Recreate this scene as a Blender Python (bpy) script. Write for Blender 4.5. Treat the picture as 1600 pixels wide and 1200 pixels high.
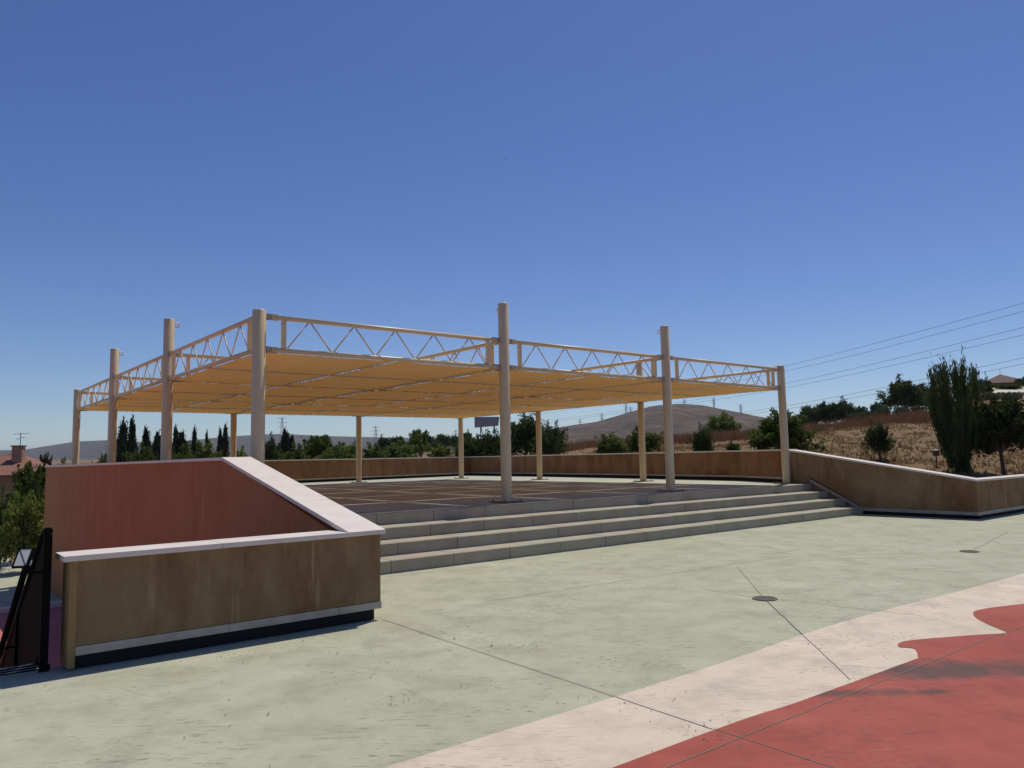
import bpy, math, random
import numpy as np
from mathutils import Vector, Matrix
random.seed(7); rng = np.random.default_rng(11)
scene = bpy.context.scene
for o_ in list(bpy.data.objects): bpy.data.objects.remove(o_)
COL = scene.collection
R = math.radians

# ------------------------------------------------------------------ camera, sky, sun, exposure
F_PX, PITCH, ROLL, EYE = 1190.0, 0.0959, -0.0195, 1.6643
cam_d = bpy.data.cameras.new('camera'); cam = bpy.data.objects.new('camera', cam_d); COL.objects.link(cam)
cam_d.sensor_width = 36.0; cam_d.lens = 36.0 * F_PX / 1600.0; cam_d.clip_start = 0.1; cam_d.clip_end = 20000
cp, sp = math.cos(PITCH), math.sin(PITCH)
FW = Vector((0, cp, sp)); UP0 = Vector((0, -sp, cp)); RT0 = Vector((1, 0, 0))
RT = RT0 * math.cos(ROLL) + UP0 * math.sin(ROLL); UP = -RT0 * math.sin(ROLL) + UP0 * math.cos(ROLL)
m = Matrix((RT, UP, -FW)).transposed().to_4x4(); m.translation = (0, 0, EYE)
cam.matrix_world = m
scene.camera = cam

SUN_EL, SUN_AZ = 64.5, 29.0        # azimuth clockwise from +Y (view direction)
world = bpy.data.worlds.new('World'); scene.world = world; world.use_nodes = True
wn = world.node_tree; bg = wn.nodes['Background']
sky = wn.nodes.new('ShaderNodeTexSky'); sky.sky_type = 'NISHITA'; sky.sun_disc = False
sky.sun_elevation = R(SUN_EL); sky.sun_rotation = R(SUN_AZ)
sky.altitude = 600; sky.air_density = 0.85; sky.dust_density = 0.4; sky.ozone_density = 3.0
hsv = wn.nodes.new('ShaderNodeHueSaturation'); hsv.inputs['Saturation'].default_value = 1.2; hsv.inputs['Hue'].default_value = 0.514
wn.links.new(sky.outputs['Color'], hsv.inputs['Color']); wn.links.new(hsv.outputs['Color'], bg.inputs['Color']); bg.inputs['Strength'].default_value = 0.094
sl = bpy.data.lights.new('sun', 'SUN'); sun = bpy.data.objects.new('sun', sl); COL.objects.link(sun)
sl.energy = 3.4; sl.angle = R(0.53); sl.color = (1.0, 0.94, 0.82)
sd = Vector((math.sin(R(SUN_AZ)) * math.cos(R(SUN_EL)), math.cos(R(SUN_AZ)) * math.cos(R(SUN_EL)), math.sin(R(SUN_EL))))
sun.rotation_euler = sd.to_track_quat('Z', 'Y').to_euler(); sun.location = (0, 0, 60)
scene.view_settings.view_transform = 'Standard'; scene.view_settings.look = 'None'
scene.view_settings.exposure = 0.0; scene.view_settings.gamma = 1.0
scene.render.engine = 'CYCLES'
scene.cycles.max_bounces = 8; scene.cycles.transparent_max_bounces = 8

# ------------------------------------------------------------------ plaza frame: u along the front, v into depth
YAW = 0.6789; OX, OY = -4.0741, 12.1780
CU, SU = math.cos(YAW), math.sin(YAW)
BA, BB = 5.0411, 5.3223              # bays
ZP, ZC, ZT = 0.7718, 3.4845, 4.0246   # platform, lower chord, upper chord
RIS, TR, V0 = 0.19295, 0.4696, -0.619
def W(u, v, z=0.0): return Vector((OX + u * CU - v * SU, OY + u * SU + v * CU, z))
def ray(x, y): return FW * F_PX + RT * (x - 800) - UP * (y - 600)
def at_dist(x, y, Y):
    d = ray(x, y); p = d * (Y / d.y); p.z += EYE; return p

# ------------------------------------------------------------------ material helpers
def new_mat(name):
    mt = bpy.data.materials.new(name); mt.use_nodes = True
    nt = mt.node_tree; b = nt.nodes['Principled BSDF']; return mt, nt, b
def N(nt, t, **k):
    n = nt.nodes.new(t)
    for a, v in k.items(): setattr(n, a, v)
    return n
def mixc(nt, fac, a, b):
    n = N(nt, 'ShaderNodeMix', data_type='RGBA')
    for s, v in ((n.inputs[6], a), (n.inputs[7], b)):
        if hasattr(v, 'is_output'): nt.links.new(v, s)
        else: s.default_value = (*v, 1)
    if hasattr(fac, 'is_output'): nt.links.new(fac, n.inputs[0])
    else: n.inputs[0].default_value = fac
    return n.outputs[2]
def noise(nt, vec, scale, detail=4, rough=0.55, stretch=None, rot=0):
    if stretch or rot:
        mp = N(nt, 'ShaderNodeMapping'); mp.inputs['Scale'].default_value = stretch or (1, 1, 1); mp.inputs['Rotation'].default_value = (0, 0, rot)
        nt.links.new(vec, mp.inputs[0]); vec = mp.outputs[0]
    n = N(nt, 'ShaderNodeTexNoise'); n.inputs['Scale'].default_value = scale; n.inputs['Detail'].default_value = detail; n.inputs['Roughness'].default_value = rough
    nt.links.new(vec, n.inputs['Vector']); return n.outputs['Fac']
def ramp(nt, fac, a, b, v0=0.0, v1=1.0):
    n = N(nt, 'ShaderNodeMapRange'); nt.links.new(fac, n.inputs[0])
    n.inputs[1].default_value = a; n.inputs[2].default_value = b; n.inputs[3].default_value = v0; n.inputs[4].default_value = v1; return n.outputs[0]
def bump(nt, b, h, strength, dist=0.01):
    n = N(nt, 'ShaderNodeBump'); n.inputs['Strength'].default_value = strength; n.inputs['Distance'].default_value = dist
    nt.links.new(h, n.inputs['Height']); nt.links.new(n.outputs[0], b.inputs['Normal'])
def wpos(nt): return N(nt, 'ShaderNodeNewGeometry').outputs['Position']
def setc(nt, b, c):
    if hasattr(c, 'is_output'): nt.links.new(c, b.inputs['Base Color'])
    else: b.inputs['Base Color'].default_value = (*c, 1)

def simple(name, c1, c2=None, scale=3.0, rough=0.8, bmp=0.0, bscale=60, detail=5, lo=0.3, hi=0.7, metallic=0.0, obj=False):
    mt, nt, b = new_mat(name)
    v = N(nt, 'ShaderNodeTexCoord').outputs['Object'] if obj else wpos(nt)
    if c2 is None: setc(nt, b, c1)
    else: setc(nt, b, mixc(nt, ramp(nt, noise(nt, v, scale, detail), lo, hi), c1, c2))
    b.inputs['Roughness'].default_value = rough; b.inputs['Metallic'].default_value = metallic
    if bmp: bump(nt, b, noise(nt, v, bscale, 4), bmp)
    return mt

def paving(name, ca, cb, cdark, stain=None):
    """coloured, brushed concrete: large blotches, fine drag marks, specks"""
    mt, nt, b = new_mat(name); v = wpos(nt)
    big = ramp(nt, noise(nt, v, 0.55, 5, 0.6), 0.35, 0.68)
    c = mixc(nt, big, ca, cb)
    mid = ramp(nt, noise(nt, v, 2.3, 6, 0.65), 0.46, 0.72, 0, 0.75)
    c = mixc(nt, mid, c, tuple(x * 0.72 for x in ca))
    pale = ramp(nt, noise(nt, v, 1.3, 4, 0.6, (1, 1, 1), 0.4), 0.55, 0.75, 0, 0.45)
    c = mixc(nt, pale, c, tuple(min(1, x * 1.22 + 0.02) for x in cb))
    st = noise(nt, v, 1.0, 5, 0.7, (5.0, 24.0, 1.0), -YAW + 0.25)
    st2 = noise(nt, v, 0.8, 2, 0.5)
    mk = N(nt, 'ShaderNodeMath', operation='MULTIPLY'); nt.links.new(ramp(nt, st, 0.555, 0.64), mk.inputs[0]); nt.links.new(ramp(nt, st2, 0.42, 0.58), mk.inputs[1])
    mk2 = N(nt, 'ShaderNodeMath', operation='MULTIPLY'); nt.links.new(mk.outputs[0], mk2.inputs[0]); mk2.inputs[1].default_value = 0.5
    c = mixc(nt, mk2.outputs[0], c, cdark)
    sc2 = noise(nt, v, 1.0, 3, 0.6, (14.0, 55.0, 1.0), -YAW + 0.8)
    mk3 = N(nt, 'ShaderNodeMath', operation='MULTIPLY'); nt.links.new(ramp(nt, sc2, 0.585, 0.63, 0, 0.85), mk3.inputs[0]); nt.links.new(ramp(nt, noise(nt, v, 0.9, 4, 0.7), 0.5, 0.6), mk3.inputs[1])
    c = mixc(nt, mk3.outputs[0], c, cdark)
    c = mixc(nt, ramp(nt, noise(nt, v, 0.7, 6, 0.75, (1, 1, 1), 1.1), 0.52, 0.72, 0, 0.5), c, (ca[0] * 0.88, ca[1] * 0.74, ca[2] * 0.68))
    spk = ramp(nt, noise(nt, v, 38, 3, 0.6), 0.69, 0.76, 0, 0.5)
    c = mixc(nt, spk, c, cdark)
    if stain:
        for (p, rad, amt) in stain:
            sb = N(nt, 'ShaderNodeVectorMath', operation='SUBTRACT'); nt.links.new(v, sb.inputs[0]); sb.inputs[1].default_value = p
            mp = N(nt, 'ShaderNodeMapping'); mp.inputs['Rotation'].default_value = (0, 0, -YAW); mp.inputs['Scale'].default_value = (1 / rad[0], 1 / rad[1], 0)
            nt.links.new(sb.outputs[0], mp.inputs[0])
            ln = N(nt, 'ShaderNodeVectorMath', operation='LENGTH'); nt.links.new(mp.outputs[0], ln.inputs[0])
            ad = N(nt, 'ShaderNodeMath', operation='ADD'); nt.links.new(ln.outputs[1], ad.inputs[0])
            nt.links.new(ramp(nt, noise(nt, v, 3.2, 6, 0.7), 0.2, 0.8, -0.75, 0.75), ad.inputs[1])
            c = mixc(nt, ramp(nt, ad.outputs[0], 0.35, 1.05, amt, 0), c, cdark)
    setc(nt, b, c); b.inputs['Roughness'].default_value = 0.82; b.inputs['Specular IOR Level'].default_value = 0.3
    h = noise(nt, v, 45, 5, 0.7); bump(nt, b, h, 0.25, 0.006)
    return mt

def plaster(name, ca, cb, cstain, vert=True):
    mt, nt, b = new_mat(name); v = wpos(nt)
    c = mixc(nt, ramp(nt, noise(nt, v, 1.1, 6, 0.65), 0.3, 0.7), ca, cb)
    s = noise(nt, v, 1.15, 6, 0.65, (1.5, 1.5, 0.6))
    c = mixc(nt, ramp(nt, s, 0.42, 0.66, 0, 0.9), c, cstain)
    s2 = noise(nt, v, 5.5, 5, 0.7, (1, 1, 0.25))
    c = mixc(nt, ramp(nt, s2, 0.56, 0.75, 0, 0.4), c, tuple(x * 1.35 for x in cb))
    dr = noise(nt, v, 1.0, 3, 0.6, (9, 9, 0.7)); dm = N(nt, 'ShaderNodeMath', operation='MULTIPLY')
    nt.links.new(ramp(nt, dr, 0.6, 0.7, 0, 0.55), dm.inputs[0]); nt.links.new(ramp(nt, noise(nt, v, 0.8, 3), 0.45, 0.6), dm.inputs[1])
    c = mixc(nt, dm.outputs[0], c, tuple(x * 1.5 + 0.02 for x in cb))
    c = mixc(nt, ramp(nt, noise(nt, v, 60, 4, 0.7), 0.3, 0.7, 0.0, 0.35), c, tuple(x * 0.6 for x in ca))
    setc(nt, b, c); b.inputs['Roughness'].default_value = 0.9; b.inputs['Specular IOR Level'].default_value = 0.2
    bump(nt, b, noise(nt, v, 30, 5, 0.7), 0.5, 0.012)
    return mt

M = {}
stain_p = [(tuple(W(1.75, -9.42)), (1.15, 0.30), 0.85), (tuple(W(0.75, -9.3)), (0.6, 0.10), 0.7), (tuple(W(1.15, -9.62)), (0.18, 0.07), 0.8)]
M['green'] = paving('green_concrete', (0.395, 0.40, 0.28), (0.455, 0.455, 0.335), (0.11, 0.09, 0.06))
M['cream'] = paving('cream_concrete', (0.62, 0.52, 0.41), (0.68, 0.57, 0.455), (0.22, 0.17, 0.12))
M['red'] = paving('red_concrete', (0.335, 0.072, 0.05), (0.39, 0.098, 0.07), (0.085, 0.06, 0.055), stain_p)
M['pink'] = paving('pink_concrete', (0.50, 0.16, 0.15), (0.55, 0.20, 0.18), (0.15, 0.06, 0.06))
M['floor'] = paving('platform_concrete', (0.41, 0.43, 0.345), (0.49, 0.505, 0.41), (0.16, 0.13, 0.10))
M['step'] = simple('step_concrete', (0.33, 0.30, 0.215), (0.41, 0.38, 0.285), 2.2, 0.85, 0.3, 50)
M['step_b'] = simple('step_concrete_warm', (0.33, 0.28, 0.21), (0.40, 0.35, 0.275), 2.2, 0.85, 0.3, 50)
M['joint'] = simple('joint_dark', (0.20, 0.18, 0.14), None, rough=0.95)
M['ochre'] = plaster('ochre_plaster', (0.24, 0.155, 0.076), (0.345, 0.245, 0.14), (0.17, 0.08, 0.035))
M['rust'] = plaster('rust_plaster', (0.26, 0.13, 0.06), (0.32, 0.175, 0.09), (0.165, 0.07, 0.03))
M['ochre_edge'] = plaster('yellow_plaster', (0.33, 0.225, 0.10), (0.40, 0.28, 0.135), (0.24, 0.15, 0.065))
M['salmon'] = plaster('salmon_plaster', (0.42, 0.175, 0.078), (0.45, 0.195, 0.09), (0.38, 0.145, 0.058))
M['coping'] = simple('white_stone', (0.66, 0.59, 0.53), (0.74, 0.67, 0.605), 4, 0.6, 0.1, 80)
M['skirt'] = simple('skirting_stone', (0.31, 0.285, 0.24), (0.44, 0.405, 0.35), 5, 0.6)
M['black'] = simple('recess_shade_black', (0.012, 0.012, 0.012), None, rough=0.9)  # near-black colour paints the shade into the wall-base recesses
M['paint'] = simple('cream_paint', (0.64, 0.50, 0.295), (0.69, 0.55, 0.34), 6, 0.42, 0.0)
M['bracket'] = simple('bracket_steel', (0.46, 0.40, 0.31), (0.36, 0.31, 0.25), 12, 0.5)
M['plate'] = simple('base_plate_steel', (0.12, 0.105, 0.085), (0.18, 0.155, 0.12), 9, 0.6)
M['railing'] = simple('black_paint', (0.005, 0.006, 0.006), (0.008, 0.009, 0.009), 8, 0.75); M['railing'].node_tree.nodes['Principled BSDF'].inputs['Specular IOR Level'].default_value = 0.03
M['rope'] = simple('lacing_rope', (0.55, 0.50, 0.42), None, rough=0.8)
mt, nt, b = new_mat('shade_fabric')
v = wpos(nt)
fc = mixc(nt, ramp(nt, noise(nt, v, 0.9, 4), 0.3, 0.7), (0.66, 0.42, 0.18), (0.72, 0.47, 0.215))
df = N(nt, 'ShaderNodeBsdfDiffuse'); tl = N(nt, 'ShaderNodeBsdfTranslucent'); mx = N(nt, 'ShaderNodeMixShader'); mx.inputs[0].default_value = 0.22
nt.links.new(fc, df.inputs[0]); tc = mixc(nt, 1.0, fc, fc)
mul = N(nt, 'ShaderNodeMix', data_type='RGBA', blend_type='MULTIPLY'); mul.inputs[0].default_value = 1; nt.links.new(fc, mul.inputs[6]); mul.inputs[7].default_value = (0.85, 0.69, 0.52, 1)
nt.links.new(mul.outputs[2], tl.inputs[0])
nt.links.new(df.outputs[0], mx.inputs[1]); nt.links.new(tl.outputs[0], mx.inputs[2])
nt.links.new(mx.outputs[0], nt.nodes['Material Output'].inputs['Surface']); M['fabric'] = mt

def leafmat(name, ca, cb, trans=0.25):
    mt, nt, b = new_mat(name)
    oi = N(nt, 'ShaderNodeObjectInfo'); v = wpos(nt)
    c = mixc(nt, ramp(nt, noise(nt, v, 1.6, 4, 0.7), 0.3, 0.7), ca, cb)
    hs = N(nt, 'ShaderNodeHueSaturation'); nt.links.new(c, hs.inputs['Color'])
    nt.links.new(ramp(nt, oi.outputs['Random'], 0, 1, 0.75, 1.25), hs.inputs['Value'])
    df = N(nt, 'ShaderNodeBsdfDiffuse'); tl = N(nt, 'ShaderNodeBsdfTranslucent'); mx = N(nt, 'ShaderNodeMixShader'); mx.inputs[0].default_value = trans
    nt.links.new(hs.outputs[0], df.inputs[0]); nt.links.new(hs.outputs[0], tl.inputs[0])
    nt.links.new(df.outputs[0], mx.inputs[1]); nt.links.new(tl.outputs[0], mx.inputs[2]); nt.links.new(mx.outputs[0], nt.nodes['Material Output'].inputs['Surface'])
    return mt
M['leaf'] = leafmat('leaf_green', (0.085, 0.12, 0.030), (0.15, 0.19, 0.05), 0.35)
M['leaf_bright'] = leafmat('leaf_bright', (0.13, 0.165, 0.035), (0.20, 0.23, 0.06), 0.35)
M['leaf_dark'] = leafmat('leaf_dark', (0.055, 0.08, 0.030), (0.09, 0.12, 0.045), 0.3)
M['leaf_cypress'] = leafmat('leaf_cypress', (0.026, 0.042, 0.02), (0.04, 0.06, 0.028), 0.15)
M['leaf_olive'] = leafmat('leaf_olive', (0.10, 0.115, 0.07), (0.15, 0.16, 0.10), 0.15)
M['leaf_plum'] = leafmat('leaf_plum', (0.06, 0.035, 0.03), (0.09, 0.05, 0.045), 0.15)
M['bark'] = simple('bark', (0.09, 0.065, 0.045), (0.14, 0.105, 0.075), 12, 0.95, obj=True)
M['drygrass'] = leafmat('dry_grass', (0.26, 0.17, 0.088), (0.35, 0.24, 0.125), 0.5)
M['reed'] = leafmat('dry_reed', (0.24, 0.12, 0.06), (0.31, 0.175, 0.09), 0.15)
M['steel'] = simple('galvanised_steel', (0.22, 0.23, 0.25), None, rough=0.6)
M['wire'] = simple('wire', (0.06, 0.065, 0.075), None, rough=0.6)
M['tile'] = simple('roof_tile', (0.20, 0.085, 0.058), (0.27, 0.12, 0.085), 2.5, 0.85)
M['tile_dark'] = simple('old_roof_tile', (0.12, 0.075, 0.06), (0.17, 0.105, 0.085), 2.5, 0.9)
M['wallcream'] = simple('house_wall', (0.62, 0.55, 0.43), (0.68, 0.61, 0.49), 1.0, 0.9)
M['brick'] = simple('house_brick', (0.30, 0.17, 0.11), (0.36, 0.22, 0.15), 3, 0.9)
M['glass'] = simple('window_glass', (0.03, 0.035, 0.04), None, rough=0.15)
M['billboard'] = simple('billboard_back', (0.24, 0.25, 0.27), (0.30, 0.30, 0.32), 1.5, 0.6)
M['panel'] = simple('white_panel', (0.6, 0.6, 0.58), None, rough=0.5)
M['pebble'] = simple('debris', (0.07, 0.055, 0.04), (0.12, 0.10, 0.075), 20, 0.95)

def terrain_mat(name, c_soil, c_grass, c_scrub, sc, scrub_lo=0.52, scrub_hi=0.62):
    mt, nt, b = new_mat(name); v = wpos(nt)
    c = mixc(nt, ramp(nt, noise(nt, v, sc, 6, 0.7), 0.35, 0.65), c_soil, c_grass)
    c = mixc(nt, ramp(nt, noise(nt, v, sc * 5, 5, 0.75), 0.4, 0.7, 0, 0.6), c, tuple(x * 0.6 for x in c_soil))
    c = mixc(nt, ramp(nt, noise(nt, v, sc * 2.2, 8, 0.8), scrub_lo, scrub_hi, 0, 0.85), c, c_scrub)
    setc(nt, b, c); b.inputs['Roughness'].default_value = 0.95; b.inputs['Specular IOR Level'].default_value = 0.1
    bump(nt, b, noise(nt, v, sc * 12, 5, 0.8), 0.6, 0.15)
    return mt
M['field'] = terrain_mat('dry_field', (0.21, 0.135, 0.072), (0.30, 0.205, 0.11), (0.11, 0.072, 0.042), 0.7, 0.5, 0.7)
M['hill'] = terrain_mat('hill_scrub', (0.115, 0.08, 0.062), (0.185, 0.13, 0.092), (0.045, 0.042, 0.035), 0.02, 0.44, 0.58)
M['farhill'] = terrain_mat('far_hill', (0.09, 0.078, 0.06), (0.15, 0.125, 0.09), (0.03, 0.033, 0.028), 0.011, 0.40, 0.56)

# ------------------------------------------------------------------ mesh helpers
class MB:
    def __init__(s): s.v = []; s.f = []; s.mi = []
    def box(s, a, b, mi=0):
        n = len(s.v); x0, y0, z0 = a; x1, y1, z1 = b
        s.v += [(x0, y0, z0), (x1, y0, z0), (x1, y1, z0), (x0, y1, z0), (x0, y0, z1), (x1, y0, z1), (x1, y1, z1), (x0, y1, z1)]
        for q in ((0, 3, 2, 1), (4, 5, 6, 7), (0, 1, 5, 4), (1, 2, 6, 5), (2, 3, 7, 6), (3, 0, 4, 7)): s.f.append(tuple(n + i for i in q)); s.mi.append(mi)
        return s
    def prism(s, poly, z0, z1, mi=0):
        """polygon in xy extruded z0..z1 (z may be lists per vertex)"""
        n = len(s.v); k = len(poly)
        zl = [z0] * k if not isinstance(z0, (list, tuple)) else z0; zh = [z1] * k if not isinstance(z1, (list, tuple)) else z1
        s.v += [(p[0], p[1], z) for p, z in zip(poly, zl)] + [(p[0], p[1], z) for p, z in zip(poly, zh)]
        s.f.append(tuple(n + i for i in reversed(range(k)))); s.f.append(tuple(n + k + i for i in range(k))); s.mi += [mi, mi]
        for i in range(k):
            j = (i + 1) % k; s.f.append((n + i, n + j, n + k + j, n + k + i)); s.mi.append(mi)
        return s
    def slab_uz(s, poly, a, b, axis='x', mi=0):
        """polygon (p,z) extruded along x (axis x: poly is (y,z)) or y"""
        n = len(s.v); k = len(poly)
        for c in (a, b): s.v += [((c, p[0], p[1]) if axis == 'x' else (p[0], c, p[1])) for p in poly]
        s.f.append(tuple(n + i for i in reversed(range(k)))); s.f.append(tuple(n + k + i for i in range(k))); s.mi += [mi, mi]
        for i in range(k):
            j = (i + 1) % k; s.f.append((n + i, n + j, n + k + j, n + k + i)); s.mi.append(mi)
        return s
    def tube(s, p, q, r0, r1=None, seg=8, mi=0):
        p, q = Vector(p), Vector(q); r1 = r0 if r1 is None else r1
        d = (q - p).normalized(); a = d.orthogonal().normalized(); bb = d.cross(a); n = len(s.v)
        for c, rr in ((p, r0), (q, r1)):
            for i in range(seg):
                t = 2 * math.pi * i / seg; s.v.append(tuple(c + a * math.cos(t) * rr + bb * math.sin(t) * rr))
        for i in range(seg):
            j = (i + 1) % seg; s.f.append((n + i, n + j, n + seg + j, n + seg + i)); s.mi.append(mi)
        s.f.append(tuple(n + i for i in reversed(range(seg)))); s.f.append(tuple(n + seg + i for i in range(seg))); s.mi += [mi, mi]
        return s
    def path(s, pts, r, seg=6):
        for a, b in zip(pts[:-1], pts[1:]): s.tube(a, b, r, seg=seg)
        return s
    def mesh(s, name, mats, smooth=False):
        me = bpy.data.meshes.new(name); me.from_pydata(s.v, [], s.f)
        for mm in (mats if isinstance(mats, (list, tuple)) else [mats]): me.materials.append(mm)
        if any(s.mi): me.polygons.foreach_set('material_index', s.mi)
        # consistent outward normals
        import bmesh
        bm = bmesh.new(); bm.from_mesh(me); bmesh.ops.recalc_face_normals(bm, faces=bm.faces); bm.to_mesh(me); bm.free()
        if smooth:
            me.polygons.foreach_set('use_smooth', [len(p.vertices) == 4 for p in me.polygons])
        me.update(); return me
    def build(s, name, mats, parent=None, smooth=False, loc=None):
        return link(name, s.mesh(name, mats, smooth), parent, loc)
def link(name, me, parent=None, loc=None, rotz=0):
    o = bpy.data.objects.new(name, me); COL.objects.link(o)
    if parent is not None: o.parent = parent
    if loc is not None: o.location = loc
    if rotz: o.rotation_euler = (0, 0, rotz)
    return o
def tag(o, label, cat, group=None):
    o['label'] = label; o['category'] = cat
    if group: o['group'] = group
    return o
def struct(o): o['kind'] = 'structure'; return o
def thing(name, label, cat, loc=(0, 0, 0), rotz=0, group=None):
    o = bpy.data.objects.new(name, None); COL.objects.link(o); o.location = loc; o.rotation_euler = (0, 0, rotz)
    return tag(o, label, cat, group)
def frame(name, label, cat, u=0.0, v=0.0, z=0.0, group=None):     # thing in the plaza frame, origin at (u,v)
    return thing(name, label, cat, W(u, v, z), YAW, group)

# ------------------------------------------------------------------ ground, plaza
LOW = -2.0
gb = MB(); gb.box((-7000, -3000, -2.6), (7000, 9000, -2.35))
struct(gb.build('ground', M['field']))
pz = MB()   # local plaza frame coords
pz.prism([(-45, -70), (60, -70), (60, -4.45), (15.9, -4.45), (15.9, V0 + 0.3), (-0.62, V0 + 0.3), (-0.62, -4.55), (-45, -4.55)], -2.3, 0.0)
plaza = pz.build('plaza_pavement', M['green'], None, loc=W(0, 0, 0)); plaza.rotation_euler = (0, 0, YAW); struct(plaza)
def sheet(name, poly, z, mat, kind=True):
    mb = MB(); n = len(poly); mb.v = [(p[0], p[1], 0) for p in poly]; mb.f = [tuple(range(n))]; mb.mi = [0]
    o = mb.build(name, mat, None, loc=W(0, 0, z)); o.rotation_euler = (0, 0, YAW)
    if o.data.polygons[0].normal.z < 0: o.data.flip_normals()
    return struct(o)
def smooth_line(pts, n=8):
    out = []
    P = [np.array(p, float) for p in pts]; P = [2 * P[0] - P[1]] + P + [2 * P[-1] - P[-2]]
    for i in range(1, len(P) - 2):
        for k in range(n):
            t = k / n; a, b_, c, d = P[i - 1:i + 3]
            out.append(tuple(0.5 * (2 * b_ + (c - a) * t + (2 * a - 5 * b_ + 4 * c - d) * t * t + (3 * b_ - a - 3 * c + d) * t ** 3)))
    out.append(tuple(P[-2])); return out
cream_edge = smooth_line([(-45, -8.25), (-12, -8.2), (-2.34, -8.22), (0.45, -8.2), (3.0, -8.1), (7.1, -8.25), (14, -8.2), (60, -8.25)])
sheet('cream_band_pavement', cream_edge + [(60, -14), (-45, -14)], 0.004, M['cream'])
red_edge = smooth_line([(-45, -9.05), (-10, -9.0), (-1.41, -9.05), (0.3, -9.12), (1.6, -9.16)], 6) + smooth_line([(1.95, -9.17), (2.22, -9.02), (2.2, -8.9), (2.45, -8.86), (3.0, -9.12), (3.36, -9.33)], 6) + \
    smooth_line([(3.42, -9.3), (3.72, -9.0), (4.0, -8.82), (4.3, -8.77), (4.9, -8.95), (5.8, -9.3), (7.0, -9.2), (8.2, -8.8), (10, -9.1), (14, -9.0), (30, -9.1), (60, -9.0)], 6)
sheet('red_pavement', red_edge + [(60, -70), (-45, -70)], 0.008, M['red'])
# saw-cut joints: thin dark strips lying in the pavement
def strip(pts, wd, z, name='pavement_joint'):
    mb = MB()
    for a, b in zip(pts[:-1], pts[1:]):
        a = Vector((*a, 0)); b = Vector((*b, 0)); d = (b - a).normalized(); nrm = Vector((-d.y, d.x, 0)) * wd / 2; n = len(mb.v)
        mb.v += [tuple(a - nrm), tuple(b - nrm), tuple(b + nrm), tuple(a + nrm)]; mb.f.append((n, n + 1, n + 2, n + 3)); mb.mi.append(0)
    o = mb.build(name, M['joint'], None, loc=W(0, 0, z)); o.rotation_euler = (0, 0, YAW); return struct(o)
def wob(p, q, n=14, amp=0.005):
    return [(p[0] + (q[0] - p[0]) * i / n + random.uniform(-amp, amp), p[1] + (q[1] - p[1]) * i / n + random.uniform(-amp, amp)) for i in range(n + 1)]
strip(wob((-0.44, -4.8), (-0.56, -9.05)), 0.008, 0.0065)
strip(wob((-0.56, -9.05), (-0.58, -14)), 0.008, 0.0105)
strip(wob((5.22, -5.2), (3.4, -6.82)), 0.008, 0.003); strip(wob((3.2, -7.0), (1.0, -9.1)), 0.008, 0.0065)
strip(wob((0.94, -4.77), (6.9, -5.12), 20), 0.007, 0.003)
strip(wob((3.36, -6.0), (3.3, -6.75), 8), 0.007, 0.003); strip(wob((3.38, -7.05), (3.6, -8.5), 10), 0.007, 0.0065)
strip(wob((5.9, -6.4), (7.2, -7.5), 10), 0.007, 0.003); strip(wob((9.12, -6.9), (6.2, -4.9), 10), 0.007, 0.003); strip(wob((9.12, -6.9), (13, -6.2), 10), 0.007, 0.003)
strip(wob((-4, -9.2), (3.2, -9.3), 30), 0.008, 0.0105); strip(wob((3.2, -9.3), (14, -10.4), 30), 0.007, 0.0105)
# debris specks
db = MB()
cl = [(random.gauss(0.0, 3.5), -5.0 - abs(random.gauss(0, 2.2)), random.uniform(0.15, 0.7)) for _ in range(34)]
for i in range(620):
    cu, cv, cs_ = random.choice(cl); uu = random.gauss(cu, cs_); vv = random.gauss(cv, cs_ * 0.6); s_ = random.uniform(0.003, 0.008) * (1.8 if random.random() < 0.05 else 1)
    if vv > -4.85: continue
    a = random.uniform(0, 6.28); n = len(db.v)
    for k in range(4):
        t = a + k * 1.57 + random.uniform(-.3, .3); rr = s_ * random.uniform(0.5, 1.6); db.v.append((uu + math.cos(t) * rr, vv + math.sin(t) * rr * 0.7, 0.009))
    db.v.append((uu, vv, 0.009 + s_ * 0.45))
    for k in range(4): db.f.append((n + k, n + (k + 1) % 4, n + 4)); db.mi.append(0)
deb = db.build('debris', M['pebble'], None, loc=W(0, 0, 0)); deb.rotation_euler = (0, 0, YAW); deb['kind'] = 'stuff'; deb['label'] = 'small dark leaf bits and grit scattered over the pavement'
# drains
for (uu, vv, lab) in ((3.31, -6.9, 'round iron drain grate in green pavement near the cream band'), (9.12, -6.89, 'round iron drain grate in green pavement before right wall')):
    t = frame('drain_grate', lab, 'drain', uu, vv, 0.0, 'iron drain grates in the plaza')
    mb = MB(); n = 20; r0, r1 = 0.115, 0.14
    for k in range(n):
        a0, a1 = 2 * math.pi * k / n, 2 * math.pi * (k + 1) / n
        mb.prism([(math.cos(a0) * r0, math.sin(a0) * r0), (math.cos(a0) * r1, math.sin(a0) * r1), (math.cos(a1) * r1, math.sin(a1) * r1), (math.cos(a1) * r0, math.sin(a1) * r0)], 0.004, 0.012)
    mb.build('rim', M['plate'], t)
    mb = MB(); mb.prism([(math.cos(2 * math.pi * k / n) * r0, math.sin(2 * math.pi * k / n) * r0) for k in range(n)], 0.0035, 0.006); mb.build('sump', M['joint'], t)
    bar = MB().box((-0.008, -0.14, 0.006), (0.008, 0.14, 0.011)).mesh('bar', M['plate'])
    for k in range(-3, 4): link('bar', bar, t, (k * 0.03, 0, 0)).scale = (1, 0.78 * math.sqrt(max(0.05, 1 - (k * 0.03 / 0.115) ** 2)), 1)

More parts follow.
